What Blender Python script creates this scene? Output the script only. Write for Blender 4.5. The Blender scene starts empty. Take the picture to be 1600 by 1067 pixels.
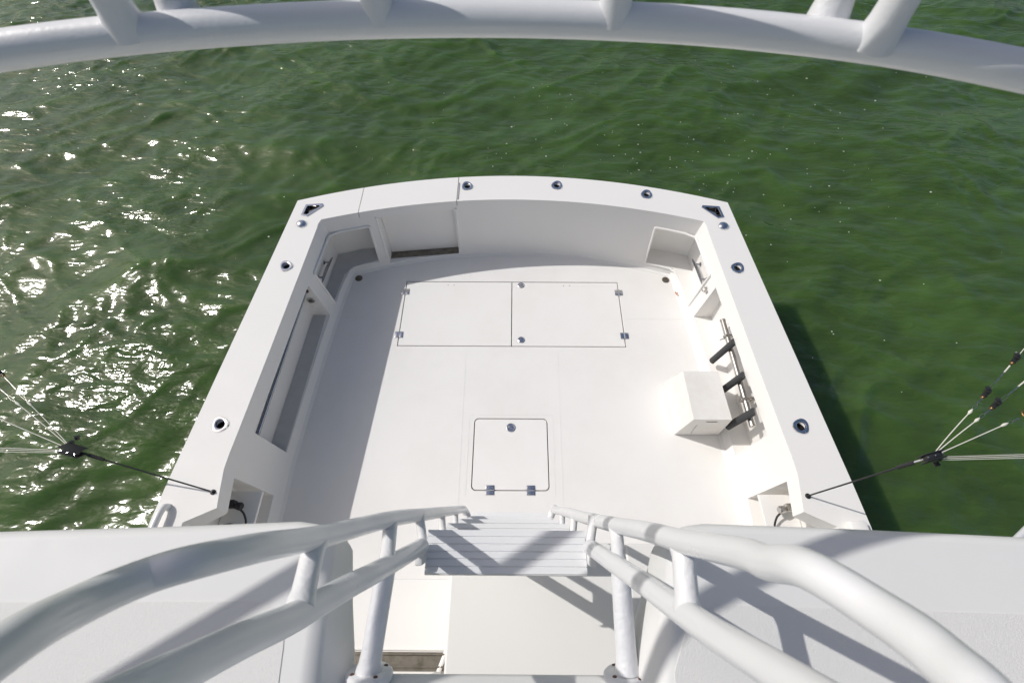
import bpy, bmesh, math, random
import numpy as np
from mathutils import Vector, Matrix
random.seed(7); rng = np.random.default_rng(11)
S = bpy.context.scene
COL = S.collection
# ------------------------------------------------------------ camera, world, sun, exposure
cam_d = bpy.data.cameras.new('camera'); cam = bpy.data.objects.new('camera', cam_d); COL.objects.link(cam)
cam_d.sensor_width = 36.0; cam_d.lens = 755/1600*36; cam_d.clip_start = 0.02; cam_d.clip_end = 2000
cam.location = (0.018, 0, 3.6)
cam.rotation_euler = (math.radians(90-58.623), 0, math.radians(0.37))
cam_d.dof.use_dof = True; cam_d.dof.focus_distance = 3.4; cam_d.dof.aperture_fstop = 6.3
S.camera = cam
sv = Vector((-0.95, 0.29, 1.0)).normalized()
el = math.asin(sv.z); az = math.atan2(sv.x, sv.y)
W = bpy.data.worlds.new('World'); S.world = W; W.use_nodes = True
nt = W.node_tree; bg = nt.nodes['Background']
sky = nt.nodes.new('ShaderNodeTexSky'); sky.sky_type = 'NISHITA'; sky.sun_disc = False
sky.sun_elevation = el; sky.sun_rotation = az; sky.air_density = 1.0; sky.dust_density = 3.0; sky.ozone_density = 1.0
nt.links.new(sky.outputs[0], bg.inputs[0]); bg.inputs[1].default_value = 0.118
ld = bpy.data.lights.new('sun', 'SUN'); ld.energy = 4.1; ld.angle = math.radians(0.53); ld.color = (1.0, 0.968, 0.925)
sun = bpy.data.objects.new('sun', ld); COL.objects.link(sun); sun.rotation_euler = (-sv).to_track_quat('-Z', 'Y').to_euler(); sun.location = (-6, 1, 9)
S.view_settings.view_transform = 'Standard'; S.view_settings.look = 'None'; S.view_settings.gamma = 1; S.view_settings.exposure = -0.48
S.cycles.max_bounces = 12; S.cycles.diffuse_bounces = 8; S.cycles.sample_clamp_indirect = 6; S.cycles.caustics_reflective = False; S.cycles.caustics_refractive = False
# ------------------------------------------------------------ materials
def nm(name, base, rough=.4, metal=0., bump=None, mottle=None, coat=0., spec=.5, rvar=None):
    m = bpy.data.materials.new(name); m.use_nodes = True; t = m.node_tree; b = t.nodes['Principled BSDF']
    b.inputs['Base Color'].default_value = (*base, 1); b.inputs['Roughness'].default_value = rough
    b.inputs['Metallic'].default_value = metal; b.inputs['Coat Weight'].default_value = coat
    b.inputs['Specular IOR Level'].default_value = spec
    geo = t.nodes.new('ShaderNodeNewGeometry')
    def noise(sc, det=3, r=.55):
        n = t.nodes.new('ShaderNodeTexNoise'); n.inputs['Scale'].default_value = sc; n.inputs['Detail'].default_value = det
        n.inputs['Roughness'].default_value = r; t.links.new(geo.outputs['Position'], n.inputs['Vector']); return n
    if mottle:
        sc, amt, c2 = mottle
        n = noise(sc, 6, .65); r = t.nodes.new('ShaderNodeMapRange'); r.inputs[1].default_value = .42; r.inputs[2].default_value = .72
        r.inputs[3].default_value = 0; r.inputs[4].default_value = amt
        mx = t.nodes.new('ShaderNodeMix'); mx.data_type = 'RGBA'; mx.inputs[6].default_value = (*base, 1); mx.inputs[7].default_value = (*c2, 1)
        t.links.new(n.outputs[0], r.inputs[0]); t.links.new(r.outputs[0], mx.inputs[0]); t.links.new(mx.outputs[2], b.inputs['Base Color'])
    if rvar:
        n = noise(rvar[0], 4); r = t.nodes.new('ShaderNodeMapRange'); r.inputs[3].default_value = rvar[1]; r.inputs[4].default_value = rvar[2]
        r.inputs[1].default_value = .3; r.inputs[2].default_value = .7
        t.links.new(n.outputs[0], r.inputs[0]); t.links.new(r.outputs[0], b.inputs['Roughness'])
    if bump:
        prev = None
        for sc, st, dist in bump:
            n = noise(sc, 2); bp = t.nodes.new('ShaderNodeBump'); bp.inputs['Strength'].default_value = st; bp.inputs['Distance'].default_value = dist
            t.links.new(n.outputs[0], bp.inputs['Height'])
            if prev: t.links.new(prev.outputs[0], bp.inputs['Normal'])
            prev = bp
        t.links.new(prev.outputs[0], b.inputs['Normal'])
    return m
M = {}
M['gel'] = nm('gelcoat', (.80, .787, .765), .6, mottle=(1.3, .5, (.77, .755, .728)), spec=.22, rvar=(5, .52, .68), bump=[(420, .05, .001)])
M['grey'] = nm('locker_shade_grey', (.50, .50, .50), .6, mottle=(14, .6, (.42, .42, .42)))  # darker tone stands in for shade on the left recess floors
M['cleatsteel'] = nm('polished_steel', (.33, .34, .37), .14, 1., bump=[(30, .06, .003)])
M['deck'] = nm('nonskid_gelcoat', (.79, .78, .765), .62, mottle=(1.1, .9, (.735, .72, .695)), bump=[(260, .35, .0015), (900, .3, .0008)])
M['hatch'] = nm('hatch_gelcoat', (.80, .79, .775), .55, mottle=(3, .5, (.76, .74, .70)), bump=[(300, .3, .0012), (30, .03, .004)])
M['fbsmooth'] = nm('flybridge_gelcoat', (.71, .705, .69), .6, spec=.25, mottle=(3, .5, (.69, .685, .67)), rvar=(4, .5, .66))
M['fbgrip'] = nm('flybridge_nonskid', (.69, .68, .66), .7, bump=[(340, .5, .0018), (900, .4, .001)])
M['pipe'] = nm('white_painted_pipe', (.73, .73, .74), .33, coat=.35, bump=[(38, .10, .003), (150, .18, .0015)], rvar=(12, .25, .5))
M['weld'] = nm('rough_painted_pipe', (.73, .73, .74), .4, coat=.2, bump=[(60, .45, .005), (24, .35, .007)])
M['tread'] = nm('white_tread', (.76, .765, .775), .35, bump=[(200, .05, .001)])
M['chrome'] = nm('chrome', (.80, .80, .82), .09, 1., bump=[(40, .05, .003)])
M['steel'] = nm('brushed_steel', (.55, .53, .50), .28, 1., bump=[(120, .12, .001)])
M['black'] = nm('black_rubber', (.018, .018, .02), .5)
M['hole'] = nm('liner_and_slot_shade', (.012, .010, .010), .6)
M['foam'] = nm('dark_grey_foam', (.045, .047, .050), .75, bump=[(90, .4, .002)])
M['gutter'] = nm('grey_seam', (.20, .17, .13), .8)
M['seal'] = nm('grey_seal', (.42, .42, .43), .7)
M['bronze'] = nm('weathered_metal_track', (.22, .20, .17), .42, .7, mottle=(18, .8, (.10, .085, .06)), bump=[(80, .2, .002)])
M['rope'] = nm('white_line', (.72, .70, .62), .8)
M['cord'] = nm('black_cord', (.02, .02, .022), .6)
M['brass'] = nm('brass_swivel', (.34, .20, .09), .35, .9)
M['rust'] = nm('rusty_screw', (.11, .055, .035), .8)
M['hull'] = nm('white_hull', (.78, .78, .77), .25, coat=.3)
M['leaf'] = nm('dry_leaf', (.35, .13, .05), .8)
M['stain'] = nm('box_gelcoat', (.79, .775, .745), .42, mottle=(9, .6, (.70, .66, .61)), bump=[(60, .05, .002)])
# ------------------------------------------------------------ helpers
def mkobj(name, bm, mat, parent=None, smooth=None, mats=None):
    me = bpy.data.meshes.new(name); bmesh.ops.recalc_face_normals(bm, faces=bm.faces[:]); bm.to_mesh(me); bm.free()
    for mm in (mats or [mat]): me.materials.append(mm)
    if smooth is not None:
        me.polygons.foreach_set('use_smooth', [True]*len(me.polygons)); me.set_sharp_from_angle(angle=math.radians(smooth))
    o = bpy.data.objects.new(name, me); COL.objects.link(o)
    if parent: o.parent = parent
    return o
def empty(name, label, cat, loc=(0, 0, 0), group=None):
    o = bpy.data.objects.new(name, None); COL.objects.link(o); o.location = loc; o.empty_display_size = .1
    o['label'] = label; o['category'] = cat
    if group: o['group'] = group
    return o
def local(o, parent):      # parent given in world coordinates: keep mesh where it was built
    o.parent = parent; o.matrix_parent_inverse = Matrix.Translation(parent.matrix_world.translation if False else Vector(parent.location)).inverted()
    return o
def bm_box(bm, c, s, rot=None, bev=0., seg=2):
    r = bmesh.ops.create_cube(bm, size=1.0)['verts']
    for v in r: v.co = Vector((v.co.x*s[0], v.co.y*s[1], v.co.z*s[2]))
    if bev:
        es = list({e for v in r for e in v.link_edges})
        q = bmesh.ops.bevel(bm, geom=es, offset=bev, segments=seg, affect='EDGES', profile=.5)
        r = list({v for f in q['faces'] for v in f.verts} | {v for v in r if v.is_valid})
    mt = Matrix.Translation(Vector(c)) @ (rot.to_4x4() if rot else Matrix.Identity(4))
    bmesh.ops.transform(bm, matrix=mt, verts=r)
    return r
def catmull(pts, n=8, closed=False):
    P = [Vector(p) for p in pts]
    if len(P) == 2: return P
    out = []
    for i in range(len(P)-1):
        p0 = P[i-1] if i > 0 else P[0]*2-P[1]; p1 = P[i]; p2 = P[i+1]; p3 = P[i+2] if i+2 < len(P) else P[-1]*2-P[-2]
        for k in range(n):
            t = k/n
            out.append(.5*((2*p1)+(-p0+p2)*t+(2*p0-5*p1+4*p2-p3)*t*t+(-p0+3*p1-3*p2+p3)*t**3))
    out.append(P[-1]); return out
def bm_tube(bm, pts, r, seg=20, n=8, smooth=True, caps=True):
    P = catmull(pts, n) if smooth and len(pts) > 2 else [Vector(p) for p in pts]
    N = len(P); rr = r if hasattr(r, '__len__') else [r, r]
    rad = [rr[0] + (rr[-1]-rr[0])*i/(N-1) for i in range(N)] if len(rr) != N else rr
    T = [(P[min(i+1, N-1)]-P[max(i-1, 0)]).normalized() for i in range(N)]
    up = Vector((0, 0, 1)) if abs(T[0].z) < .9 else Vector((1, 0, 0))
    nrm = (up - T[0]*up.dot(T[0])).normalized(); rings = []
    for i in range(N):
        nrm = (nrm - T[i]*nrm.dot(T[i])).normalized(); b = T[i].cross(nrm)
        rings.append([bm.verts.new(P[i]+(nrm*math.cos(a)+b*math.sin(a))*rad[i]) for a in [2*math.pi*k/seg for k in range(seg)]])
    for i in range(N-1):
        for k in range(seg): bm.faces.new((rings[i][k], rings[i][(k+1) % seg], rings[i+1][(k+1) % seg], rings[i+1][k]))
    if caps: bm.faces.new(rings[0][::-1]); bm.faces.new(rings[-1])
def bm_prism(bm, poly, z0, z1, poly_top=None):
    pt = poly_top or poly
    a = [bm.verts.new((x, y, z0)) for x, y in poly]; b = [bm.verts.new((x, y, z1)) for x, y in pt]; n = len(a)
    for i in range(n): bm.faces.new((a[i], a[(i+1) % n], b[(i+1) % n], b[i]))
    bm.faces.new(a[::-1]); bm.faces.new(b)
def rrect(cx, cy, w, h, r, n=6):
    out = []
    for sx, sy, a0 in ((1, 1, 0), (-1, 1, 90), (-1, -1, 180), (1, -1, 270)):
        for k in range(n+1):
            a = math.radians(a0+90*k/n); out.append((cx+sx*(w/2-r)+r*math.cos(a), cy+sy*(h/2-r)+r*math.sin(a)))
    return out
def bm_lathe(bm, prof, loc, axis=(0, 0, 1), seg=32, sx=1., sy=1., rotz=0.):
    rings = []
    for r, z in prof: rings.append([bm.verts.new((r*math.cos(2*math.pi*k/seg)*sx, r*math.sin(2*math.pi*k/seg)*sy, z)) for k in range(seg)])
    for i in range(len(rings)-1):
        for k in range(seg): bm.faces.new((rings[i][k], rings[i][(k+1) % seg], rings[i+1][(k+1) % seg], rings[i+1][k]))
    bm.faces.new(rings[0][::-1]); bm.faces.new(rings[-1])
    q = Vector((0, 0, 1)).rotation_difference(Vector(axis).normalized()).to_matrix().to_4x4()
    mt = Matrix.Translation(Vector(loc)) @ q @ Matrix.Rotation(rotz, 4, 'Z')
    bmesh.ops.transform(bm, matrix=mt, verts=[v for rg in rings for v in rg])
def apply_mods(o, bevel=None, cutter=None, seg=2, ang=35):
    if cutter:
        md = o.modifiers.new('cut', 'BOOLEAN'); md.operation = 'DIFFERENCE'; md.solver = 'EXACT'; md.object = cutter; md.use_self = False
    if bevel:
        bv = o.modifiers.new('bev', 'BEVEL'); bv.width = bevel; bv.segments = seg; bv.limit_method = 'ANGLE'; bv.angle_limit = math.radians(ang); bv.harden_normals = False
    o.data.polygons.foreach_set('use_smooth', [True]*len(o.data.polygons))
    wn = o.modifiers.new('wn', 'WEIGHTED_NORMAL'); wn.mode = 'FACE_AREA_WITH_ANGLE'; wn.weight = 50; wn.keep_sharp = False
    dg = bpy.context.evaluated_depsgraph_get(); dg.update()
    me = bpy.data.meshes.new_from_object(o.evaluated_get(dg)); o.modifiers.clear(); o.data = me
    if cutter: bpy.data.objects.remove(cutter)

# ------------------------------------------------------------ water: one sheet, dense near the boat, waves as geometry
def axis(a, b, step, far):
    c = list(np.arange(a, b, step)); s = step; x = b; hi = []
    while x < far: hi.append(x); s *= 1.16; x += s
    s = step; x = a; lo = []
    while x > -far:
        s *= 1.16; x -= s; lo.append(x)
    return np.array(lo[::-1]+c+hi)
WZ = -0.5
def build_water():
    X = axis(-11.5, 11.5, .036, 900); Y = axis(-4, 14, .036, 900)
    gx, gy = np.meshgrid(X, Y); gx0, gy0 = gx.copy(), gy.copy()
    z = np.zeros_like(gx); dx = np.zeros_like(gx); dy = np.zeros_like(gx)
    base = math.radians(-68)
    for i in range(76):
        lam = .16*(4.2/.16)**(i/75.)*rng.uniform(.93, 1.07); k = 2*math.pi/lam
        th = base + rng.normal(0, .62); 
        a = .0054*lam**1.0*(1.0 if lam < 1.2 else .72)*rng.uniform(.5, 1.5)
        ph = rng.uniform(0, 6.283); c, s_ = math.cos(th), math.sin(th)
        arg = k*(c*gx0+s_*gy0)+ph
        warp = .9*np.sin(.55*gx0*c-.7*gy0*s_+ph*2)
        env = .62+.38*np.sin(.34*k*(gx0*s_-gy0*c)*rng.uniform(.3, .8)+.11*k*(gx0*c+gy0*s_)+ph*3)
        sn = np.sin(arg+warp); cs = np.cos(arg+warp)
        z += a*env*sn; dx += .9*a*env*c*cs; dy += .9*a*env*s_*cs
    # thin peaked crests, broken into pieces, in two crossing families
    wx = .22*np.sin(.9*gx0+1.3*gy0+.6)+.13*np.sin(2.3*gx0-1.7*gy0+2.1)+.07*np.sin(4.1*gx0+3.3*gy0+.2)
    wy = .20*np.sin(1.1*gx0-.8*gy0+1.9)+.12*np.sin(-2.1*gx0-2.6*gy0+4.)+.06*np.sin(5.2*gx0-3.9*gy0+1.2)
    X2, Y2 = gx0+wx, gy0+wy
    for i in range(22):
        lam = rng.uniform(.4, 1.7); fam = 112 if i % 2 else 62; th = math.radians(fam+rng.normal(0, 13)); c, s_ = math.cos(th), math.sin(th)
        u = (X2*c+Y2*s_)/lam+rng.uniform(0, 1); v = (-X2*s_+Y2*c)
        idx = np.floor(u+.5); d = (u-idx)*lam
        w = .040+.022*lam
        e = np.sin(v*rng.uniform(.9, 1.7)+idx*2.39+rng.uniform(0, 6))*np.sin(v*rng.uniform(.35, .7)+idx*1.7+rng.uniform(0, 6))
        e = np.clip(e*2.2-.55, 0, 1)
        z += .27*w*e*np.exp(-(np.abs(d)/w)**1.35)
    far = np.clip((np.hypot(gx0, gy0-4)-16)/30, 0, 1)
    z *= 1-.9*far
    gx = gx0+dx*(1-far); gy = gy0+dy*(1-far)
    co = np.stack([gx, gy, z+WZ], -1).reshape(-1, 3)
    ny, nx = gx.shape
    i = np.arange((ny-1)*(nx-1)); r = i//(nx-1); c = i % (nx-1); v = r*nx+c
    f = np.stack([v, v+1, v+nx+1, v+nx], -1)
    me = bpy.data.meshes.new('water'); me.vertices.add(len(co)); me.vertices.foreach_set('co', co.ravel().astype(np.float32))
    me.loops.add(f.size); me.loops.foreach_set('vertex_index', f.ravel().astype(np.int32)); me.polygons.add(len(f))
    me.polygons.foreach_set('loop_start', np.arange(0, f.size, 4, dtype=np.int32)); me.polygons.foreach_set('loop_total', np.full(len(f), 4, dtype=np.int32))
    me.polygons.foreach_set('use_smooth', np.ones(len(f), dtype=bool)); me.update(); me.validate()
    m = bpy.data.materials.new('green_sea'); m.use_nodes = True; t = m.node_tree; b = t.nodes['Principled BSDF']
    b.inputs['Subsurface Weight'].default_value = .85; b.inputs['Subsurface Radius'].default_value = (.6, 1.0, .5); b.inputs['Subsurface Scale'].default_value = .8
    b.inputs['Specular IOR Level'].default_value = .8; b.inputs['Roughness'].default_value = .13; b.inputs['IOR'].default_value = 1.333
    geo = t.nodes.new('ShaderNodeNewGeometry'); L = t.links.new
    def noise(scale, vec=(1, 1, 1), rot=0, det=3, rough=.5, dist=0, loc=(0, 0, 0)):
        mp = t.nodes.new('ShaderNodeMapping'); mp.inputs['Location'].default_value = loc; mp.inputs['Scale'].default_value = vec; mp.inputs['Rotation'].default_value = (0, 0, rot)
        n = t.nodes.new('ShaderNodeTexNoise'); n.inputs['Scale'].default_value = scale; n.inputs['Detail'].default_value = det; n.inputs['Roughness'].default_value = rough
        n.inputs['Distortion'].default_value = dist; L(geo.outputs['Position'], mp.inputs[0]); L(mp.outputs[0], n.inputs['Vector']); return n
    n1 = noise(.5, det=4, rough=.6); n2 = noise(2.2, (1, 1.6, 1), .35, det=3)
    ad = t.nodes.new('ShaderNodeMath'); ad.operation = 'ADD'; L(n1.outputs[0], ad.inputs[0]); L(n2.outputs[0], ad.inputs[1])
    mr = t.nodes.new('ShaderNodeMapRange'); mr.inputs[1].default_value = .75; mr.inputs[2].default_value = 1.25; L(ad.outputs[0], mr.inputs[0])
    mx = t.nodes.new('ShaderNodeMix'); mx.data_type = 'RGBA'; mx.inputs[6].default_value = (.043, .079, .019, 1); mx.inputs[7].default_value = (.063, .119, .027, 1)
    L(mr.outputs[0], mx.inputs[0]); L(mx.outputs[2], b.inputs['Base Color'])
    amp = noise(.55, (1, 1, 1), 0, det=2, loc=(2.3, 5.1, 0)); am = t.nodes.new('ShaderNodeMapRange'); am.inputs[1].default_value = .36; am.inputs[2].default_value = .64; am.inputs[3].default_value = .30; am.inputs[4].default_value = 1.0
    L(amp.outputs[0], am.inputs[0])
    prev = None
    for sc, vec, rot, dist in ((2.4, (1, 2.4, 1), .42, .060), (6.5, (1, 2.4, 1), .25, .0155), (19, (1, 1.6, 1), .55, .0050)):
        r1 = noise(sc, vec, rot, det=1.0, rough=.4, dist=.5)
        b1 = t.nodes.new('ShaderNodeBump'); b1.inputs['Distance'].default_value = dist; L(am.outputs[0], b1.inputs['Strength']); L(r1.outputs[0], b1.inputs['Height'])
        if prev: L(prev.outputs[0], b1.inputs['Normal'])
        prev = b1
    L(prev.outputs[0], b.inputs['Normal'])
    me.materials.append(m)
    o = bpy.data.objects.new('water', me); COL.objects.link(o); o['kind'] = 'structure'
build_water()
bm = bmesh.new()
for _ in range(420):
    cl = random.random()
    if cl < .55: x, y = random.gauss(1.6, 1.6), random.gauss(5.0, 1.0)
    else: x, y = random.uniform(-8, 8), random.uniform(.5, 9)
    if abs(x) < 2.3 and y < 3.7: continue
    r = random.uniform(.003, .009)*(1 if random.random() < .9 else 1.5)
    bmesh.ops.create_icosphere(bm, subdivisions=1, radius=r, matrix=Matrix.Translation((x, y, WZ+.03+random.uniform(-.02, .03))) @ Matrix.Diagonal((random.uniform(.7, 1.6), 1, .5, 1)))
o = mkobj('foam_flecks', bm, nm('foam_bubbles', (.62, .64, .55), .5)); o['kind'] = 'stuff'; o['label'] = 'tiny pale foam flecks drifting on the green water behind the boat'; o['category'] = 'foam'

# ------------------------------------------------------------ the boat
boat = empty('sportfishing_boat', 'white sportfishing boat seen from above its open stern cockpit', 'boat')
def lerp_path(tab, y):
    tab = sorted(tab)
    for (a, xa), (b, xb) in zip(tab, tab[1:]):
        if a <= y <= b: return xa+(xb-xa)*(y-a)/(b-a)
    return tab[0][1] if y < tab[0][0] else tab[-1][1]
OUT = [(-3, 2.132), (0.559, 2.096), (0.818, 2.078), (1.087, 2.054), (1.656, 2.004), (2.215, 1.954), (2.546, 1.925), (3.221, 1.867)]
INN = [(-3, 1.904), (0.554, 1.904), (0.637, 1.731), (0.714, 1.743), (0.869, 1.763), (0.973, 1.759), (1.128, 1.747), (1.656, 1.71), (2.38, 1.662), (2.991, 1.622)]
BAS = [(-3, 1.668), (.76, 1.668), (1.08, 1.672), (1.53, 1.65), (2.1, 1.618), (2.64, 1.575), (2.955, 1.53)]
ZC = .65                     # coaming height above the sole
def oY(x): return 3.55-.0944*x*x
def iY(x): return 3.245-.0962*x*x
def bY(x): return 3.225-.1153*x*x
st = []
ys = [-3, .3, .535, .615, .69, .76, .80, .84, .88, .94, 1.02, 1.09, 1.15, 1.3, 1.47, 1.6, 1.75, 1.9, 2.05, 2.2, 2.35, 2.54, 2.7, 2.80]
for y in ys:
    y1 = y*1.035 if y > 0 else y
    st.append(((lerp_path(OUT, y1), y1), (lerp_path(INN, y1), y1), (lerp_path(BAS, y), y)))
st.append(((lerp_path(OUT, 3.03), 3.03), (1.629, 2.94), (1.548, 2.86)))
nT = 34
right = st
tr = []
for k in range(nT+1):
    t = 1-2*k/nT
    tr.append(((1.867*t, oY(1.867*t)), (1.615*t, iY(1.615*t)), (1.515*t, bY(1.515*t))))
left = [tuple((-p[0], p[1]) for p in s) for s in right[::-1]]
stations = right+tr+left
bm = bmesh.new(); rings = []
for i, (o_, i_, b_) in enumerate(stations):
    a = stations[max(i-1, 0)][2]; c = stations[min(i+1, len(stations)-1)][2]
    d = Vector((c[0]-a[0], c[1]-a[1])).normalized(); n = Vector((-d.y, d.x))   # points to the cockpit for our ordering
    if n.dot(Vector((-b_[0], 1.2-b_[1]))) < 0: n = -n
    B = Vector(b_)
    def at(p, q, f): return (p[0]+(q[0]-p[0])*f, p[1]+(q[1]-p[1])*f)
    bt = at(b_, i_, .06)
    c1 = B+n*.008; c2 = B+n*.022; c3 = B+n*.045
    prof = [(o_[0]*.965, o_[1]*.985 if abs(o_[1]) > 2.8 else o_[1], -.95), (*o_, .58), (*o_, ZC), (*i_, ZC), (*at(b_, i_, .9), .585), (*at(b_, i_, .5), .33), (*at(b_, i_, .1), .085), (c1.x, c1.y, .045), (c2.x, c2.y, .014), (c3.x, c3.y, .003), (c3.x, c3.y, -.055), (b_[0]*.98, b_[1]*.98, -.95)]
    rings.append([bm.verts.new(p) for p in prof])
for i in range(len(rings)-1):
    K = len(rings[0])
    for k in range(K): bm.faces.new((rings[i][k], rings[i][(k+1) % K], rings[i+1][(k+1) % K], rings[i+1][k]))
bm.faces.new(rings[0]); bm.faces.new(rings[-1][::-1])
hull = mkobj('hull', bm, M['gel'], boat)
# cut-outs: corner cubbies, side lockers, forward wells, transom door, gate seams, rod holder bores
RODS = [(-0.402, 3.412, 0), (0.395, 3.426, 0), (1.177, 3.316, 0), (-1.782, 2.484, 1), (1.779, 2.489, 1), (-1.876, 1.159, 2), (1.876, 1.17, 2)]
def rod_dir(x, y, k):   # tilt of the bores
    if k == 0: return Vector((.12*(1 if x > 0 else -1), .45, 1)).normalized()
    s = 1 if x > 0 else -1
    return Vector((.30*s, .38, 1)).normalized()
cb = bmesh.new()
for s in (1, -1):
    P = [(1.27, 2.72), (1.27, 3.215), (1.46, 3.185), (1.675, 3.12), (1.722, 2.55), (1.46, 2.55), (1.46, 2.72)]
    bm_prism(cb, [(s*x, y) for x, y in P][::s], .074, .482)
    P = [(1.45, 1.162), (1.45, 2.41), (1.752, 2.41), (1.812, 1.162)]
    bm_prism(cb, [(s*x, y) for x, y in P][::-s], .083, .50)
    P = [(1.45, -1.0), (1.45, .845), (1.88, .845), (1.88, -1.0)]
    bm_prism(cb, [(s*x, y) for x, y in P][::-s], .10, .54)
bm_prism(cb, [(-1.172, 2.80), (-.518, 2.80), (-.518, 3.325), (-1.172, 3.255)], .03, .56)
for x0 in (-1.316, -.484):
    bm_box(cb, (x0, 3.3, .66), (.006, .64, .12))
for x, y, k in RODS:
    d = rod_dir(x, y, k)
    bm_lathe(cb, [(.0275, 0), (.0275, .20)], Vector((x, y, ZC))-d*.17, d, 24)
for s in (1, -1):
    P = [(1.702, 3.045), (1.610, 2.985), (1.622, 2.962), (1.700, 2.955)]
    P = [(1.646, 3.142), (1.745, 3.041), (1.782, 3.051), (1.770, 3.157), (1.656, 3.167)]
    bm_prism(cb, [(s*x, y) for x, y in P][::s], .57, .70)
bmesh.ops.recalc_face_normals(cb, faces=cb.faces[:])
cut = mkobj('cut', cb, M['gel'])
bpy.context.view_layer.update()
apply_mods(hull, bevel=.009, cutter=cut, seg=3)

def wall(s, y, z, off=0.):      # point on the cockpit side wall, off = towards the cockpit
    f = min(1, max(0, (z-.0)/ZC)); x = lerp_path(BAS, y)*(1-f)+lerp_path(INN, y*1.02)*f
    return Vector((s*(x-off), y, z))
def twall(x, z, off=0.):
    f = min(1, max(0, z/ZC)); return Vector((x, bY(x)*(1-f)+iY(x)*f-off, z))
# cockpit sole with hatch wells
bm = bmesh.new(); bm_prism(bm, [(-1.70, -1.2), (1.70, -1.2), (1.70, 2.80), (1.56, 3.03), (1.0, 3.16), (.4, 3.26), (-.4, 3.26), (-1.0, 3.16), (-1.56, 3.03), (-1.70, 2.80)], -.07, 0)
sole = mkobj('cockpit_sole', bm, M['deck'], boat)
cb = bmesh.new()
bm_prism(cb, [(-.995, 2.143), (.995, 2.143), (.995, 2.855), (-.995, 2.855)], -.035, .05)
bm_prism(cb, rrect(0, 1.196, .580, .568, .035), -.035, .05)
cut = mkobj('cut', cb, M['gel']); bpy.context.view_layer.update(); apply_mods(sole, bevel=.0025, cutter=cut, seg=2)
# dark gutters lining the wells
for P in ([(-.9945, 2.1435), (.9945, 2.1435), (.9945, 2.8545), (-.9945, 2.8545)], rrect(0, 1.196, .579, .567, .035)):
    bm = bmesh.new(); bm_prism(bm, P, -.034, -.028); mkobj('hatch_gutter', bm, M['gutter'], boat)
def hatch(poly, label):
    bm = bmesh.new(); bm_prism(bm, poly, -.027, -.0005); h = mkobj('hatch', bm, M['hatch'], boat); h['label'] = label
    apply_mods(h, bevel=.003, seg=2); return h
hl = hatch([(-.9875, 2.1505), (-.0035, 2.1505), (-.0035, 2.8475), (-.9875, 2.8475)], 'left half of the large aft deck hatch')
hr = hatch([(.0035, 2.1505), (.9875, 2.1505), (.9875, 2.8475), (.0035, 2.8475)], 'right half of the large aft deck hatch, with two round latches')
hs = hatch(rrect(0, 1.196, .566, .554, .03), 'small square deck hatch with rounded corners and one round latch')
def hinge(x, y, ang, par):
    bm = bmesh.new(); R = Matrix.Rotation(ang, 3, 'Z')
    for s in (-1, 1):
        c = Vector((x, y, .0025))+R @ Vector((s*.019, 0, 0)); bm_box(bm, c, (.033, .062, .005), R, .0012)
        for q in (-1, 1):
            p = c+R @ Vector((0, q*.019, .003)); bm_lathe(bm, [(.0055, 0), (.0045, .0015)], p, seg=12)
    a = Vector((x, y, .005)); d = R @ Vector((0, .031, 0)); bm_tube(bm, [a-d, a+d], .0052, 12)
    mkobj('hinge', bm, M['chrome'], par, 35)
hinge(-.9915, 2.73, 0, hl); hinge(-.9915, 2.258, 0, hl); hinge(.9915, 2.73, 0, hr); hinge(.9915, 2.258, 0, hr)
hinge(-.15, .916, math.pi/2, hs); hinge(.15, .916, math.pi/2, hs)
def latch(x, y, par, r=.031):
    bm = bmesh.new(); bm_lathe(bm, [(r, 0), (r, .003), (r-.004, .005), (r*.72, .004), (r*.68, .001), (.004, .001)], (x, y, 0))
    bm_box(bm, (x, y+.004, .004), (r*1.2, r*.36, .005), Matrix.Rotation(random.uniform(-.3, .3), 3, 'Z'), .0015)
    l = mkobj('latch', bm, M['chrome'], par, 35)
latch(.085, 2.812, hr); latch(.085, 2.212, hr); latch(.0, 1.402, hs, .036)
# tiny screw-hole pairs in the hatch lids
for x in (-.60, -.545, .485, .54):
    bm = bmesh.new(); bm_lathe(bm, [(.004, -.002), (.004, .0012)], (x, 2.81, 0), seg=10); mkobj('screw', bm, M['bronze'], hl if x < 0 else hr)
# frame around the small hatch and faint panel joints of the sole
def seam(pts, w=.012, h=.0008, name='deck_joint', mat='deck'):
    bm = bmesh.new(); P = [Vector(p) for p in pts]
    for a, b in zip(P, P[1:]):
        d = (b-a); L_ = d.length; c = (a+b)/2; R = Matrix.Rotation(math.atan2(d.y, d.x), 3, 'Z')
        bm_box(bm, (c.x, c.y, h/2+.0003), (L_, w, h), R, .0006, 1)
    return mkobj(name, bm, M[mat], boat, 40)
for s in (-1, 1):
    seam([(s*.395, 2.10, 0), (s*.378, .5, 0)]); seam([(s*.40, 3.12, 0), (s*.40, 2.90, 0)], .006)
    seam([(s*1.03, 2.44, 0), (s*1.545, 2.44, 0)], .008)
seam([(-.33, .88, 0), (-.33, 1.51, 0)], .006); seam([(.33, .88, 0), (.33, 1.51, 0)], .006); seam([(-.33, 1.51, 0), (.33, 1.51, 0)], .006)
# deck drains
for x in (-1.452, 1.452):
    bm = bmesh.new(); y = 2.885
    bm_lathe(bm, [(.034, 0), (.034, .004), (.029, .005), (.026, .002), (.004, .002)], (x, y, .0005))
    for k in range(-2, 3): bm_box(bm, (x+k*.009, y, .004), (.003, .045*(1-.09*k*k), .003))
    mkobj('deck_drain', bm, M['bronze'], boat, 35)
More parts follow.
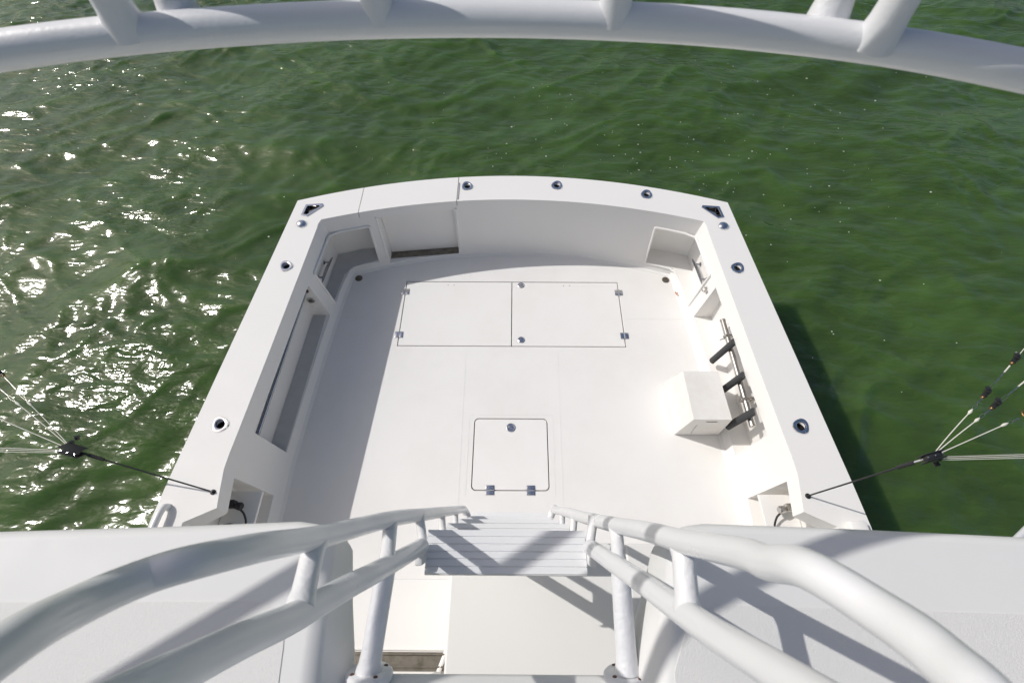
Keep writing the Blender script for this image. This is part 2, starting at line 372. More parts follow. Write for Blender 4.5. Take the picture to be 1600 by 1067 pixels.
# transom door, jamb trim, sill track
bm = bmesh.new(); bm_prism(bm, [(-1.1705, 3.183), (-.5195, 3.252), (-.5195, 3.30), (-1.1705, 3.23)], .035, .558)
td = mkobj('transom_door', bm, M['gel'], boat); apply_mods(td, bevel=.004)
bm = bmesh.new(); bm_box(bm, (-1.15, 3.15, .54), (.02, .012, .018), None, .002); mkobj('latch', bm, M['black'], td)
bm = bmesh.new(); bm_prism(bm, [(-1.168, 3.11), (-.522, 3.178), (-.522, 3.25), (-1.168, 3.18)], .031, .041)
for k in range(6):
    x = -1.1+k*.105; bm_lathe(bm, [(.005, 0), (.005, .002)], (x, 3.145+(x+1.16)*.106, .041), seg=10)
mkobj('door_sill', bm, M['bronze'], boat)
def strip(pts, w, name='trim', mat='gel', par=None, seg=8):
    bm = bmesh.new(); bm_tube(bm, pts, w, seg, smooth=False); return mkobj(name, bm, M[mat], par or boat, 40)
strip([twall(-1.187, .57, .0), twall(-1.185, .06, -.0)], .009, 'door_jamb'); strip([twall(-.50, .57, .002), twall(-.50, .06, .002)], .009, 'door_jamb')
bm = bmesh.new(); bm_box(bm, (-.4755, 3.348, .6525), (.011, .21, .006), None, .002); mkobj('gate_hinge', bm, M['seal'], boat)
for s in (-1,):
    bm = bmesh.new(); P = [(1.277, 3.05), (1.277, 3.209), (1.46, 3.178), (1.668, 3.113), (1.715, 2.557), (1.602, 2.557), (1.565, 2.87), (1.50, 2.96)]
    bm_prism(bm, [(s*x, y) for x, y in P][::s], .0745, .0775); mkobj('cubby_floor_shade', bm, M['grey'], boat)  # thin sheet over the white floor, darkened for the shade under the coaming
bm = bmesh.new(); bm_prism(bm, [(-1.683, 1.168), (-1.636, 2.404), (-1.747, 2.404), (-1.806, 1.168)], .0835, .0865); mkobj('locker_floor_shade', bm, M['grey'], boat)  # shade inside the left locker put into the colour of this sheet
# frames round the corner cubbies
for s in (1, -1):
    z0, z1 = .065, .492
    top = [wall(s, 2.54, z1, .004)]+[wall(s, y, z1, .004) for y in (2.65, 2.80)]+[Vector((s*1.592, 2.955, z1))]+[twall(s*x, z1, .004) for x in (1.50, 1.37, 1.26)]
    bot = [wall(s, 2.54, z0, .004)]+[wall(s, y, z0, .004) for y in (2.65, 2.80)]+[Vector((s*1.528, 2.925, z0))]+[twall(s*x, z0, .004) for x in (1.48, 1.36, 1.26)]
    bm = bmesh.new()
    for pth in (top, bot, [top[0], bot[0]], [top[-1], bot[-1]]): bm_tube(bm, pth, .011, 8, smooth=False)
    mkobj('cubby_frame', bm, M['gel'], boat, 40)
# cleats: horn bar on two posts, mounted on the cubby back wall / side
def cleat(c, d, nrm, L_=.27):
    c, d, nrm = Vector(c), Vector(d).normalized(), Vector(nrm).normalized(); bm = bmesh.new()
    pts = [c+d*t*L_/2+nrm*(.048+.010*abs(t)**2) for t in (-1, -.75, -.4, 0, .4, .75, 1)]
    P = catmull(pts, 5); n = len(P); rad = [.0135*(1-.72*abs(2*i/(n-1)-1)**2.2) for i in range(n)]
    bm_tube(bm, P, rad, 16, smooth=False)
    for t in (-.3, .3):
        q = c+d*t*L_; bm_tube(bm, [q, q+nrm*.012, q+nrm*.024, q+nrm*.05], .0085, 14, smooth=False); bm_lathe(bm, [(.019, 0), (.019, .004), (.012, .010)], q, nrm, 18)
    return mkobj('cleat', bm, M['cleatsteel'], boat, 45)
cleat((-1.703, 2.775, .255), (.08, 1, -.05), (1, .08, 0), .30); cleat((1.703, 2.775, .255), (-.08, 1, -.05), (-1, .08, 0), .30)
# hooks and small fittings beside the right cleat
bm = bmesh.new(); p = wall(1, 2.49, .385)
bm_lathe(bm, [(.014, 0), (.014, .006)], p, (-1, 0, 0), 16); bm_tube(bm, [p, p+Vector((-.02, .01, 0)), p+Vector((-.03, .01, -.02)), p+Vector((-.015, 0, -.04))], .005, 10); bm_box(bm, p+Vector((-.012, -.03, 0)), (.012, .018, .03), None, .003)
mkobj('hook', bm, M['steel'], boat, 40)
# rod holders
def rod_holder(x, y, k):
    d = rod_dir(x, y, k); bm = bmesh.new(); seg = 40
    ax = Vector((d.x, d.y)).normalized(); ang = math.atan2(ax.y, ax.x); el_ = 1.13
    prof = [(.0265, -.004), (.0275, .004), (.034, .008), (.047, .006), (.050, .000)]
    rings = []
    for r, z in prof:
        rr = []
        for q in range(seg):
            a = 2*math.pi*q/seg; tri = 1+.07*math.cos(3*a)*(1 if r > .04 else 0)
            v = Vector((r*tri*math.cos(a)*el_, r*tri*math.sin(a), 0)); v.rotate(Matrix.Rotation(ang, 3, 'Z')); rr.append(bm.verts.new((x+v.x, y+v.y, .6505+z)))
        rings.append(rr)
    for i in range(len(rings)-1):
        for q in range(seg): bm.faces.new((rings[i][q], rings[i][(q+1) % seg], rings[i+1][(q+1) % seg], rings[i+1][q]))
    for q in range(3):
        a = ang+q*2.094+.0; bm_lathe(bm, [(.0042, 0), (.003, .0016)], (x+.0435*math.cos(a)*1.04, y+.0435*math.sin(a), .6570), seg=10)
    h = mkobj('rod_holder', bm, M['chrome'], boat, 50)
    bm = bmesh.new(); c = Vector((x, y, ZC)); sg = 24; lo, hi = [], []
    q_ = Vector((0, 0, 1)).rotation_difference(d).to_matrix()
    for q in range(sg):
        a = 2*math.pi*q/sg; e = q_ @ Vector((math.cos(a), math.sin(a), 0)); lo.append(bm.verts.new(c-d*.165+e*.0262)); hi.append(bm.verts.new(c-d*.002+e*.0262))
    for q in range(sg): bm.faces.new((lo[q], lo[(q+1) % sg], hi[(q+1) % sg], hi[q]))
    bm.faces.new(lo)
    b = mkobj('bore_liner', bm, M['hole'], h, 50)
    bm = bmesh.new(); e1 = q_ @ Vector((1, 0, 0)); bm_tube(bm, [c-d*.11-e1*.025, c-d*.11+e1*.025], .003, 8); mkobj('crossbar', bm, M['chrome'], h, 50)
for r in RODS: rod_holder(*r)
# corner hawse pipes and their domed caps
for s in (1, -1):
    P = [(1.625, 3.155), (1.739, 3.027), (1.797, 3.041), (1.782, 3.169), (1.639, 3.182)]
    Q = [(1.656, 3.144), (1.747, 3.048), (1.775, 3.055), (1.764, 3.150), (1.662, 3.159)]
    bm = bmesh.new(); f = lambda L_, z: [bm.verts.new((s*x, y, z)) for x, y in L_]
    a0, a1, b1, b0 = f(P, .6503), f(P, .657), f(Q, .657), f(Q, .60); n = 5
    for A, B in ((a0, a1), (a1, b1), (b1, b0)):
        for i in range(n): bm.faces.new((A[i], A[(i+1) % n], B[(i+1) % n], B[i]))
    h = mkobj('hawse_pipe', bm, M['chrome'], boat); apply_mods(h, bevel=.003)
    bm = bmesh.new(); bm_prism(bm, [(s*x*.9995, y) for x, y in Q][::s], .578, .583); mkobj('hawse_liner', bm, M['hole'], h)
    bm = bmesh.new(); bm_tube(bm, [(s*1.697, 3.134, .625), (s*1.749, 3.105, .625)], .011, 12); mkobj('roller', bm, M['steel'], h, 40)
    bm = bmesh.new(); bm_lathe(bm, [(.042, 0), (.042, .004), (.035, .013), (.024, .020), (.012, .024), (.002, .0245)], (s*1.768, 2.941, .6503), sx=1.1, rotz=.6*s); c = mkobj('domed_cap', bm, M['chrome'], boat, 60)
    bm = bmesh.new(); bm_box(bm, (s*1.768+.018, 2.929, .668), (.020, .009, .005), Matrix.Rotation(.9, 3, 'Z'), .001); mkobj('cap_slot', bm, M['hole'], c)
# left locker: chrome rod and outlet
bm = bmesh.new(); bm_tube(bm, [(-1.692, 2.405, .433), (-1.728, 1.165, .455)], .015, 20); lr = mkobj('locker_rod', bm, M['cleatsteel'], boat, 40)
bm = bmesh.new(); bm_lathe(bm, [(.026, 0), (.026, .006), (.016, .008)], (-1.692, 2.407, .433), (0, -1, 0), 20); mkobj('rod_socket', bm, M['rust'], lr, 40)
bm = bmesh.new(); bm_lathe(bm, [(.034, 0), (.032, .006), (.022, .008), (.020, .003), (.004, .003)], (-1.695, 2.407, .30), (0, -1, 0), 24); ot = mkobj('washdown_outlet', bm, M['steel'], boat, 40)
bm = bmesh.new(); bm_lathe(bm, [(.0165, 0), (.014, .014), (.004, .014)], (-1.695, 2.403, .30), (0, -1, 0), 16); mkobj('plug', bm, M['bronze'], ot, 40)
bm = bmesh.new(); bm_lathe(bm, [(.028, 0), (.026, .012), (.004, .014)], (-1.37, 3.165, .46), (0, -1, -.2), 20); mkobj('cubby_light', bm, M['black'], boat, 40)
# rod rack in the right locker
bm = bmesh.new(); A = Vector((1.690, 2.160, .386)); B = Vector((1.702, 1.283, .386)); bm_tube(bm, [A, B], .0205, 24)
for q, t in ((A, -1), (B, 1)): bm_lathe(bm, [(.0225, 0), (.0225, .012), (.018, .016)], q, (0, -t, 0), 20)
rack = mkobj('rod_rack', bm, M['steel'], boat, 40)
for y in (2.015, 1.475):
    bm = bmesh.new(); x = 1.695; bm_tube(bm, [(x-.035, y, .386), (x+.12, y, .393)], .0085, 12); bm_box(bm, (x+.055, y, .391), (.028, .030, .040), None, .004)
    bm_box(bm, (x, y, .386), (.052, .022, .052), None, .006); bm_tube(bm, [(x-.02, y-.01, .38), (x-.055, y-.015, .36)], .004, 8); mkobj('bracket', bm, M['steel'], rack, 40)
for y, z in ((2.125, .41), (2.09, .405), (2.055, .43)):
    bm = bmesh.new(); bm_lathe(bm, [(.010, 0), (.010, .05), (.006, .055)], (1.715, y, z), (1, 0, .2), 12); mkobj('stud', bm, M['steel'], rack, 40)
for y in (1.912, 1.63, 1.347):
    bm = bmesh.new(); P = []
    for k in range(13):
        a = math.pi*k/12; P.append((math.cos(a)*.028, -math.sin(a)*.028))
    for k in range(3): P.append((-.028+.0187*(k+.5), .004 if k == 1 else .008))
    bm_prism(bm, P, -.172, .172)
    for v in bm.verts: v.co = Vector((v.co.y, v.co.x, v.co.z))
    R = Matrix.Rotation(math.radians(7), 4, 'Y') @ Matrix.Rotation(math.radians(4), 4, 'X')
    bmesh.ops.transform(bm, matrix=Matrix.Translation((1.660, y, .330)) @ R, verts=bm.verts[:])
    mkobj('rod_cradle', bm, M['foam'], rack, 50)
# forward wells: shelf boxes, plugs and cords
for s in (1, -1):
    bm = bmesh.new(); P = [(1.648, .815), (1.648, .615), (1.72, .41), (1.72, -.3), (1.875, -.3), (1.875, .815)]
    bm_prism(bm, [(s*x, y) for x, y in P][::s], .31, .333)
    sh = mkobj('well_shelf', bm, M['gel'], boat); apply_mods(sh, bevel=.004)
    bm = bmesh.new(); bm_box(bm, (s*1.80, .715, .40), (.07, .05, .05), None, .008); bm_lathe(bm, [(.022, 0), (.026, .03), (.02, .04)], (s*1.755, .705, .405), (-s, -.2, .1), 16)
    mkobj('socket', bm, M['black'] if s < 0 else M['steel'], boat, 40)
    bm = bmesh.new(); bm_tube(bm, [(s*1.735, .69, .405), (s*1.70, .655, .385), (s*1.69, .60, .352), (s*1.73, .575, .342), (s*1.78, .60, .352), (s*1.83, .595, .352)], .0065, 10); mkobj('cord', bm, M['black'], boat, 60)
# grab handle on the forward left coaming, rub rail right
for s in (-1,):
    bm = bmesh.new(); bm_tube(bm, [(s*2.023, .642, .652), (s*2.023, .62, .69), (s*2.03, .52, .70), (s*2.04, .2, .70), (s*2.04, .1, .652)], .020, 16); mkobj('grab_rail', bm, M['hull'], boat, 50)
bm = bmesh.new(); bm_box(bm, (2.0, .08, .675), (.10, 1.0, .05), None, .012)
mkobj('side_deck_step', bm, M['gel'], boat, 40)
bm = bmesh.new(); bm_box(bm, (-1.98, -.10, .675), (.06, 1.1, .05), None, .012); mkobj('side_deck_step', bm, M['gel'], boat, 40)
# right-hand pole seen past the flybridge
bm = bmesh.new(); bm_tube(bm, [(2.05, .18, 1.15), (2.62, .47, 1.0), (3.4, .87, .80)], .018, 14); bm_tube(bm, [(2.45, .35, 1.03), (2.62, .47, 1.0), (2.75, .42, .93)], .010, 10); mkobj('outrigger_base', bm, M['pipe'], boat, 50)

# ------------------------------------------------------------ cabin front below the flybridge
bm = bmesh.new(); bm_prism(bm, [(-.285, -.57), (.576, -.57), (.576, .404), (-.285, .404)], 0.002, 1.0)
cab = mkobj('bait_cabinet', bm, M['gel'], boat); apply_mods(cab, bevel=.012, seg=3)
bm = bmesh.new(); bm_prism(bm, [(.583, -.57), (1.20, -.57), (1.20, .404), (.583, .404)], 0.002, 1.0)
cab2 = mkobj('freezer_cabinet', bm, M['gel'], boat); apply_mods(cab2, bevel=.012, seg=3)
bm = bmesh.new(); bm_box(bm, (.5795, -.085, .95), (.006, .95, .06)); mkobj('cabinet_gasket', bm, M['black'], cab)
bm = bmesh.new(); bm_prism(bm, [(-1.35, -.075), (-.348, -.075), (-.348, .305), (-1.35, .305)], .002, .25)
stp = mkobj('boarding_step', bm, M['gel'], boat); apply_mods(stp, bevel=.012, seg=3)
bm = bmesh.new(); bm_box(bm, (-.70, -.125, .285), (.72, .09, .012)); bm_box(bm, (-.70, -.09, .293), (.72, .008, .02)); bm_box(bm, (-.70, -.15, .293), (.72, .008, .02))
bm_lathe(bm, [(.006, 0), (.004, .002)], (-.52, -.118, .291), seg=10)
mkobj('door_threshold', bm, M['bronze'], boat)
bm = bmesh.new(); bm_prism(bm, [(-1.35, -.6), (-.348, -.6), (-.348, -.076), (-1.35, -.076)], .003, .278); mkobj('threshold_base', bm, M['gel'], boat)
bm = bmesh.new(); bm_tube(bm, [(-.358, -.07, .29), (-.40, -.18, .29)], .014, 8); bm_tube(bm, [(-.405, -.2, .285), (-.405, -.2, 2.2)], .03, 12); mkobj('door_frame', bm, M['gel'], boat)
bm = bmesh.new(); bm_box(bm, (0, -.62, 1.05), (3.7, .06, 2.3)); mkobj('cabin_bulkhead', bm, M['gel'], boat)

# ------------------------------------------------------------ flybridge deck with ladder notch
top = [(-2.15, -1.6), (-2.15, .150), (-1.8, .180), (-1.2, .208), (-.8, .222), (-.50, .236), (-.43, .228), (-.405, .195), (-.400, .10), (-.385, -.17), (.30, -.17), (.345, .02), (.375, .12), (.388, .195), (.415, .229), (.48, .237), (.8, .228), (1.2, .212), (1.8, .185), (2.15, .155), (2.15, -1.6)]
bot = [(-2.13, -1.6), (-2.13, .14), (-1.8, .17), (-1.2, .198), (-.8, .212), (-.46, .224), (-.40, .214), (-.378, .18), (-.355, .06), (-.325, -.060), (.268, -.060), (.30, .04), (.335, .12), (.36, .18), (.38, .216), (.45, .226), (.8, .218), (1.2, .202), (1.8, .175), (2.13, .145), (2.13, -1.6)]
bm = bmesh.new(); bm_prism(bm, bot, 2.27, 2.40, top)
fb = mkobj('flybridge_deck', bm, M['fbsmooth'], boat); apply_mods(fb, bevel=.028, seg=5, ang=30)
for P, nm_ in (([(-2.05, -1.5), (-2.05, .03), (-1.3, .055), (-.55, .062), (-.475, .045), (-.462, -.02), (-.440, -.25), (-.44, -1.5)], 'a'), ([(.44, -1.5), (.345, -.25), (.352, -.06), (.40, .035), (.46, .062), (1.3, .045), (2.05, .025), (2.05, -1.5)], 'b')):
    bm = bmesh.new(); bm_prism(bm, P, 2.395, 2.4016); mkobj('nonskid_panel', bm, M['fbgrip'], fb)

# ------------------------------------------------------------ ladder
def stringer(s): return [(s*.222, .10, 2.55), (s*.222, .178, 2.29), (s*.222, .60, .50), (s*.222, .70, .02)]
bm = bmesh.new()
for s in (-1, 1):
    a = Vector((s*.2395, .188, 2.16)); b = Vector((s*.2395, .690, .02)); d = (b-a).normalized()
    R = Matrix.Rotation(math.atan2(d.y, -d.z), 3, 'X'); bm_box(bm, (a+b)/2, (.020, .052, (b-a).length), R, .004)
    bm_box(bm, (s*.2395, .69, .004), (.07, .09, .008), None, .003)
ladder = mkobj('ladder', bm, M['pipe'], boat, 40)
for i in range(6):
    z = 2.113-.4063*i; yb = .264+.0958*i; w = .455; d = .118; bm = bmesh.new()
    # ribbed extruded tread: profile in y/z swept in x
    prof = []; nr = 6
    for k in range(nr):
        y0 = -d*k/nr; y1 = -d*(k+1)/nr
        prof += [(y0-.0012, 0), (y1+.0030, 0), (y1+.0018, -.0035), (y1+.0004, -.0035)]
    prof += [(-d, -.020), (-d+.004, -.022), (-d+.004, -.006), (-.004, -.006), (-.004, -.022), (0, -.022), (0, -.001)]
    A = [bm.verts.new((-w/2, yb+p[0], z+p[1])) for p in prof]; B = [bm.verts.new((w/2, yb+p[0], z+p[1])) for p in prof]; n = len(A)
    for k in range(n): bm.faces.new((A[k], A[(k+1) % n], B[(k+1) % n], B[k]))
    bm.faces.new(A[::-1]); bm.faces.new(B)
    mkobj('tread', bm, M['tread'], ladder)
# handrails: outer rail, inner rail, stubs between, flanged posts to the flybridge edge
Ltop = [(-0.282, -0.620, 3.260), (-0.327, -0.250, 3.290), (-0.362, -0.080, 3.245), (-0.377, -0.013, 3.159), (-0.394, 0.022, 3.078), (-0.380, 0.052, 3.022), (-0.344, 0.070, 3.000), (-0.323, 0.100, 2.900), (-0.318, 0.147, 2.700), (-0.284, 0.247, 2.346), (-0.260, 0.321, 2.039), (-0.250, 0.428, 1.580), (-0.245, 0.560, 1.010), (-0.244, 0.575, 0.930), (-0.236, 0.570, 0.890), (-0.225, 0.550, 0.880)]
Rtop = [(0.288, -0.620, 3.300), (0.318, -0.220, 3.270), (0.334, -0.060, 3.215), (0.340, -0.012, 3.168), (0.334, 0.022, 3.120), (0.309, 0.059, 3.075), (0.306, 0.073, 3.005), (0.306, 0.090, 2.948), (0.300, 0.135, 2.750), (0.290, 0.183, 2.566), (0.280, 0.245, 2.302), (0.258, 0.348, 1.884), (0.248, 0.449, 1.482), (0.240, 0.560, 1.010), (0.239, 0.587, 0.930), (0.233, 0.580, 0.890), (0.223, 0.550, 0.880)]
Lmid = [(-0.342, -0.120, 3.300), (-0.327, -0.065, 3.130), (-0.312, -0.011, 2.930), (-0.302, 0.023, 2.782), (-0.287, 0.071, 2.624), (-0.267, 0.111, 2.497), (-0.250, 0.163, 2.320), (-0.238, 0.215, 2.140)]
Rmid = [(0.328, -0.125, 3.300), (0.316, -0.075, 3.130), (0.306, -0.029, 2.957), (0.296, 0.009, 2.809), (0.286, 0.061, 2.631), (0.280, 0.086, 2.551), (0.250, 0.165, 2.310), (0.238, 0.215, 2.140)]
def rail(pts, name, r=.0195): bm = bmesh.new(); bm_tube(bm, pts, r, 28, 8); return mkobj(name, bm, M['pipe'], ladder, 60)
rail(Ltop, 'handrail'); rail(Rtop, 'handrail'); rail(Lmid, 'inner_rail', .0215); rail(Rmid, 'inner_rail', .0215)
def stub(a, b, name='rail_stub', r=.0185):
    bm = bmesh.new(); a, b = Vector(a), Vector(b); d = b-a
    P = [a, a+d*.12, a+d*.5, a+d*.88, b]; bm_tube(bm, [a+d*t for t in (0, .1, .22, .5, .78, .9, 1)], [r*1.25, r*1.18, r*1.02, r, r*1.02, r*1.18, r*1.25], 20, smooth=False); return mkobj(name, bm, M['weld'], ladder, 60)
stub((-.303, .032, 2.765), (-.322, .145, 2.71)); stub((.293, .032, 2.734), (.306, .137, 2.723))
for i in range(3):
    z = 2.105-.4063*i; y = .247+.236*(3.6-z-1.254)
    for s in (-1, 1): stub((s*.241, y-.075, z-.005), (s*(.258-.006*i), y, z+.01), r=.0135)
for s in (-1, 1):
    a = Vector((-.298, -.066, 2.31)) if s < 0 else Vector((.273, -.066, 2.31))
    m_ = Vector((-.262, .1325, 2.424)) if s < 0 else Vector((.268, .132, 2.369))
    e = Vector((-.284, .247, 2.346)) if s < 0 else Vector((.280, .245, 2.302))
    bm = bmesh.new(); bm_tube(bm, [a, a+(m_-a)*.08, a+(m_-a)*.2, m_], [.029, .0245, .023, .0215], 24, smooth=False); mkobj('post', bm, M['weld'], ladder, 60)
    bm = bmesh.new(); bm_tube(bm, [m_, m_+(e-m_)*.3, e], [.019, .0165, .0175], 20, smooth=False); mkobj('post', bm, M['weld'], ladder, 60)
    nrm = Vector((0, .93, .36)); bm = bmesh.new(); bm_lathe(bm, [(.050, -.006), (.052, .0), (.051, .008), (.046, .013), (.03, .015)], a+Vector((0, -.012, -.010)), nrm, 32); fl = mkobj('flange', bm, M['weld'], ladder, 60)
    q = Vector((0, 0, 1)).rotation_difference(nrm.normalized()).to_matrix()
    for k in range(4):
        an = math.radians(35+90*k); p = a+Vector((0, -.012, -.010))+q @ Vector((.038*math.cos(an), .038*math.sin(an), .0135)); bm = bmesh.new(); bm_lathe(bm, [(.0055, 0), (.004, .002)], p, nrm, 12); mkobj('screw', bm, M['rust'], fl)

# ------------------------------------------------------------ upper guard rail in front of the camera
GX = [(-.30, -1.15), (-.62, -1.15), (-1.10, -.95), (-1.28, -.35), (-1.22, .10), (-.97, .42), (-.60, .580), (-.30, .648), (.02, .668), (.33, .640), (.60, .558), (.95, .36), (1.20, .0), (1.26, -.45), (1.05, -.95), (.62, -1.15), (.30, -1.15)]
GP = catmull([(x, y, 0) for x, y in GX], 8)
def gy(x): return min((p for p in GP if p.y > 0), key=lambda p: abs(p.x-x)).y
def gz(x): return 3.290-.004*x
bm = bmesh.new(); bm_tube(bm, [(p.x, p.y, gz(p.x)) for p in GP], .0212, 32, smooth=False); gr = mkobj('guard_rail', bm, M['pipe'], boat, 60)
bm = bmesh.new(); bm_tube(bm, [(p.x, p.y, 3.80) for p in GP], .0222, 24, smooth=False); mkobj('upper_rail', bm, M['pipe'], gr, 60)
def gpost(x, dx=0, dy=0, r=.0200, back=0):
    b = Vector((x, gy(x)+back, gz(x))); t = Vector((b.x+dx, b.y+dy, 3.80)); d = t-b; bm = bmesh.new()
    bm_tube(bm, [b, b+d*.035, b+d*.06, b+d*.085, b+d*.3, t], [r*1.3, r*1.15, r*1.04, r, r, r], 24, smooth=False); mkobj('rail_post', bm, M['pipe'] if back == 0 else M['weld'], gr, 60)
gpost(-.449); gpost(-.152, r=.018); gpost(.141, r=.018); gpost(.448)
gpost(-.40, -.02, .10, back=.03); gpost(.405, .02, .10, back=.03)
for sx in (-1, 1):
    for x_, y_ in ((1.26, -.2), (1.03, -.95)):
        bm = bmesh.new(); bm_tube(bm, [(sx*x_, y_, 2.40), (sx*x_, y_, 3.80)], .021, 20); mkobj('rail_post', bm, M['pipe'], gr, 60)
# unseen pipes added left of the camera to throw shade bands on the deck
for A, B in (((-2.75, -.19, 3.68), (-1.25, .80, 3.72)), ((-2.70, -.42, 3.68), (-1.30, .48, 3.72))):
    bm = bmesh.new(); bm_tube(bm, [A, B], .021, 20); mkobj('shade_pipe', bm, M['pipe'], gr, 60)

# ------------------------------------------------------------ loose things in the cockpit
bx = empty('step_box', 'white step box with a slot handle standing beside the rod rack', 'step box', (1.44, 1.55, 0))
bm = bmesh.new(); bm_prism(bm, [(1.275, 1.352), (1.618, 1.352), (1.590, 1.79), (1.262, 1.80)], .004, .375, [(1.303, 1.325), (1.578, 1.325), (1.560, 1.715), (1.294, 1.715)])
bo = mkobj('box_body', bm, M['stain']); cb = bmesh.new(); bm_box(cb, (1.452, 1.33, .322), (.082, .06, .024), None, .006); cut = mkobj('cut', cb, M['stain']); bpy.context.view_layer.update(); apply_mods(bo, bevel=.006, cutter=cut); local(bo, bx)
bm = bmesh.new(); bm_box(bm, (1.452, 1.3440, .322), (.081, .002, .023)); local(mkobj('slot_shade_board', bm, M['hole']), bx)  # black board paints the shade inside the slot
bm = bmesh.new(); bm_box(bm, (1.37, 1.3335, .22), (.003, .004, .26), Matrix.Rotation(-.06, 3, 'X')); local(mkobj('panel_joint', bm, M['seal']), bx)
bm = bmesh.new(); c = Vector((1.532, 2.70, .006)); bm_box(bm, c, (.010, .085, .004), Matrix.Rotation(.35, 3, 'Z'), .001); bm_box(bm, c+Vector((.004, .01, .004)), (.006, .05, .004), Matrix.Rotation(.15, 3, 'Z'), .001)
o = mkobj('dry_leaf', bm, M['leaf']); o['label'] = 'thin reddish brown dry leaf at the right edge of the cockpit floor'; o['category'] = 'leaf'
# ------------------------------------------------------------ outrigger rigging, one set each side
def clip(c, d, par, two=True):
    d = Vector(d).normalized(); R = Vector((1, 0, 0)).rotation_difference(d).to_matrix(); c = Vector(c); bm = bmesh.new()
    bm_box(bm, c, (.050, .020, .018), R, .004); bm_box(bm, c+R @ Vector((.008, .004, .014)), (.022, .024, .016), R, .004); bm_lathe(bm, [(.011, 0), (.011, .008)], c+R @ Vector((.012, .012, .018)), R @ Vector((0, .3, 1)), 16)
    k = mkobj('release_clip', bm, M['black'], None, 40); local(k, par)
    for t in ((-1, 1) if two else (-1,)):
        bm = bmesh.new(); bmesh.ops.create_uvsphere(bm, u_segments=12, v_segments=8, radius=.0085, matrix=Matrix.Translation(c+d*t*.031)); local(mkobj('bead', bm, M['brass'], None, 60), par)
def chain(a, b, par, r=.0035):   # loop + swivels between two points
    a, b = Vector(a), Vector(b); d = b-a; n = d.cross(Vector((0, 0, 1))).normalized(); bm = bmesh.new()
    P = [a+d*t+n*s for t, s in ((0, 0), (.12, .005), (.3, .006), (.45, 0), (.3, -.006), (.12, -.005), (0, 0))]; bm_tube(bm, P, .0012, 8, 6)
    bm_tube(bm, [a+d*.45, a+d*.6, a+d*.7, a+d*.85, b], [.002, .0042, .002, .0042, .002], 8, smooth=False); local(mkobj('swivel', bm, M['steel'], None, 60), par)
def rope(a, b, par, r=.0022, sag=0.01, name='line', mat='rope'):
    a, b = Vector(a), Vector(b); bm = bmesh.new(); bm_tube(bm, [a+(b-a)*t-Vector((0, 0, sag*4*t*(1-t))) for t in (0, .25, .5, .75, 1)], r, 8, 4); local(mkobj(name, bm, M[mat], None, 60), par)
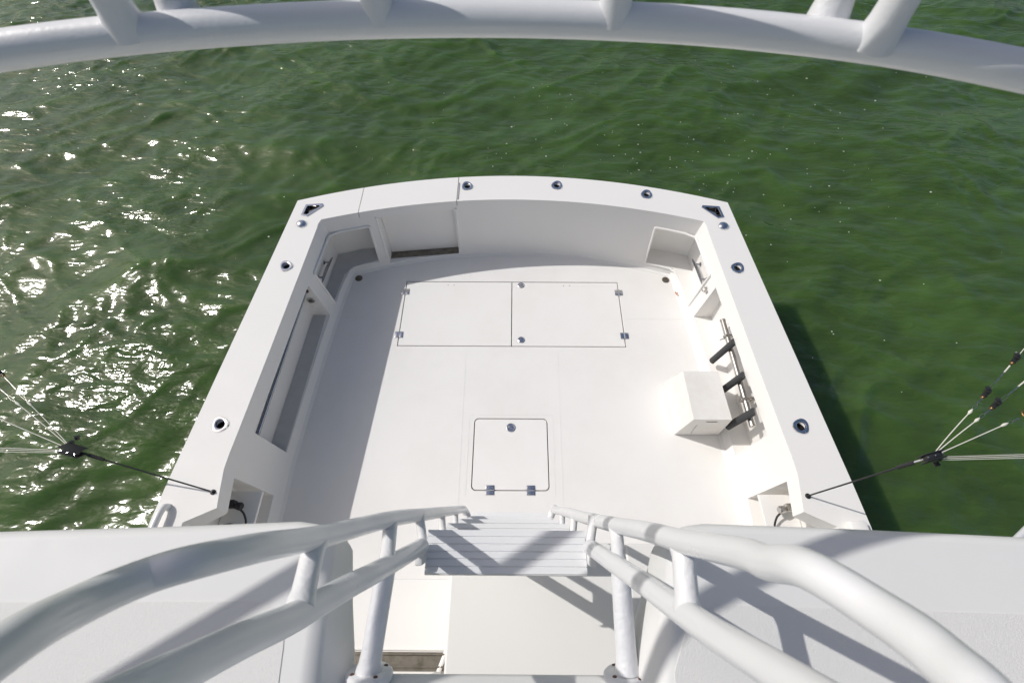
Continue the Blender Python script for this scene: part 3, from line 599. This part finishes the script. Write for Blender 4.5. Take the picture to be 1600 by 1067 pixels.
def rig(s, label):
    blk = Vector((1.844, .683, 1.50)) if s > 0 else Vector((-2.432, .871, .95)); anc = Vector((s*1.783, .728, .652)); q_ = 1.15 if s > 0 else 1.4
    e = empty('outrigger_rigging', label, 'rigging', tuple(anc), 'outrigger line sets at the two coamings')
    bm = bmesh.new(); bm_lathe(bm, [(.016, 0), (.016, .004), (.008, .008)], anc-Vector((0, 0, .0015)), seg=16); bm_tube(bm, [anc, anc+Vector((0, 0, .02))], .006, 10); local(mkobj('deck_eye', bm, M['black'], None, 40), e)
    m_ = anc.lerp(blk, .82); rope(anc+Vector((0, 0, .01)), m_, e, .0045, 0, 'tether', 'cord'); rope(m_, anc.lerp(blk, .93), e, .0095, 0, 'tether_sleeve', 'cord'); rope(anc.lerp(blk, .92), blk, e, .005, 0, 'shackle', 'cord' if s < 0 else 'chrome')
    # multi-sheave block
    bm = bmesh.new(); ax = Vector((s*1, .25, .10)).normalized(); R = Vector((1, 0, 0)).rotation_difference(ax).to_matrix(); c = blk+ax*.035
    for q in (-.012, .012): bm_box(bm, c+R @ Vector((0, q, 0))*q_, (.085*q_, .005*q_, .045*q_), R, .002)
    bm_box(bm, c+R @ Vector((-.005, 0, .004))*q_, (.06*q_, .020*q_, .03*q_), R, .006)
    for q in (-.022, 0, .022): bm_lathe(bm, [(.006, -.010), (.014, -.009), (.011, 0), (.014, .009), (.006, .010)], c+R @ Vector((.036, q*.6-.01, -.028+q))*q_, R @ Vector((0, 1, 0)), 16)
    local(mkobj('pulley_block', bm, M['black'], None, 40), e)
    for q in (-.03, 0, .03):
        bm = bmesh.new(); bm_lathe(bm, [(.004, 0), (.003, .002)], c+R @ Vector((q, .0, .0215))*q_, (0, 0, 1), 10); local(mkobj('rivet', bm, M['chrome'], None), e)
    k = blk+ax*.03
    if s > 0:
        A = Vector((2.274, 1.003, 1.50)); B = Vector((2.289, .944, 1.50)); C = Vector((2.394, .89, 1.50)); tg = [((2.274, 1.003, 1.50), .7), ((2.289, .944, 1.50), .7), ((2.394, .89, 1.50), .78)]
        for T, f in tg:
            T = Vector(T); rope(k, k.lerp(T, f), e); bm = bmesh.new(); bm_tube(bm, [k.lerp(T, f-.03), k.lerp(T, f), k.lerp(T, f+.04)], [.004, .0075, .003], 10, smooth=False); local(mkobj('splice', bm, M['rope'], None, 60), e)
            chain(k.lerp(T, f+.04), T-(T-k).normalized()*.03, e)
        for T in (A, B):
            d = (T-k).normalized(); clip(T, d, e); T2 = T+d*.285; chain(T+d*.035, T+d*.19, e); rope(T+d*.19, T+d*.25, e, .0035, 0)
            clip(T2+d*.02, d, e); rope(T+d*.33, T+Vector((d.x, d.y, 0))*5, e, .0019, .1)
        bm = bmesh.new(); d = (C-k).normalized(); n = Vector((0, 0, 1)).cross(d).normalized()
        bm_tube(bm, [C+d*(.022-.022*math.cos(a))+n*.022*math.sin(a) for a in [2*math.pi*q/16 for q in range(17)]], .0035, 8, 2); local(mkobj('ring', bm, M['brass'], None, 60), e)
        rope(C+d*.044, C+Vector((d.x, d.y, 0))*5, e, .0019, .1); far = [(2.295, .714, 1.50), (2.295, .706, 1.50), (2.295, .698, 1.50)]
    else:
        for T, f, hasclip in (((-3.121, 1.347, .95), .60, True), ((-3.091, 1.258, .95), .74, False), ((-2.982, 1.064, .95), 1.0, False)):
            T = Vector(T); d = (T-k).normalized(); rope(k, k.lerp(T, f), e)
            if f < 1:
                bm = bmesh.new(); bm_tube(bm, [k.lerp(T, f-.02), k.lerp(T, f+.02), k.lerp(T, f+.05)], [.003, .0075, .003], 10, smooth=False); local(mkobj('splice', bm, M['rope'], None, 60), e)
                chain(k.lerp(T, f+.05), T, e)
            if hasclip: clip(T+d*.03, d, e)
            rope(T+d*(.06 if hasclip else 0), T+Vector((d.x, d.y, 0))*5, e, .0019, .1)
        far = [(-2.886, .900, .95), (-2.886, .890, .95), (-2.886, .878, .95)]
    for i, T in enumerate(far):
        T = Vector(T); k2 = k+Vector((0, -.004*i, -.01*i)); rope(k2, T+(T-k2)*14, e, .0018, .12)
rig(-1, 'black pulley block with white lines on the sun-glittered left side'); rig(1, 'black pulley block with white lines, clips and a ring on the right side')
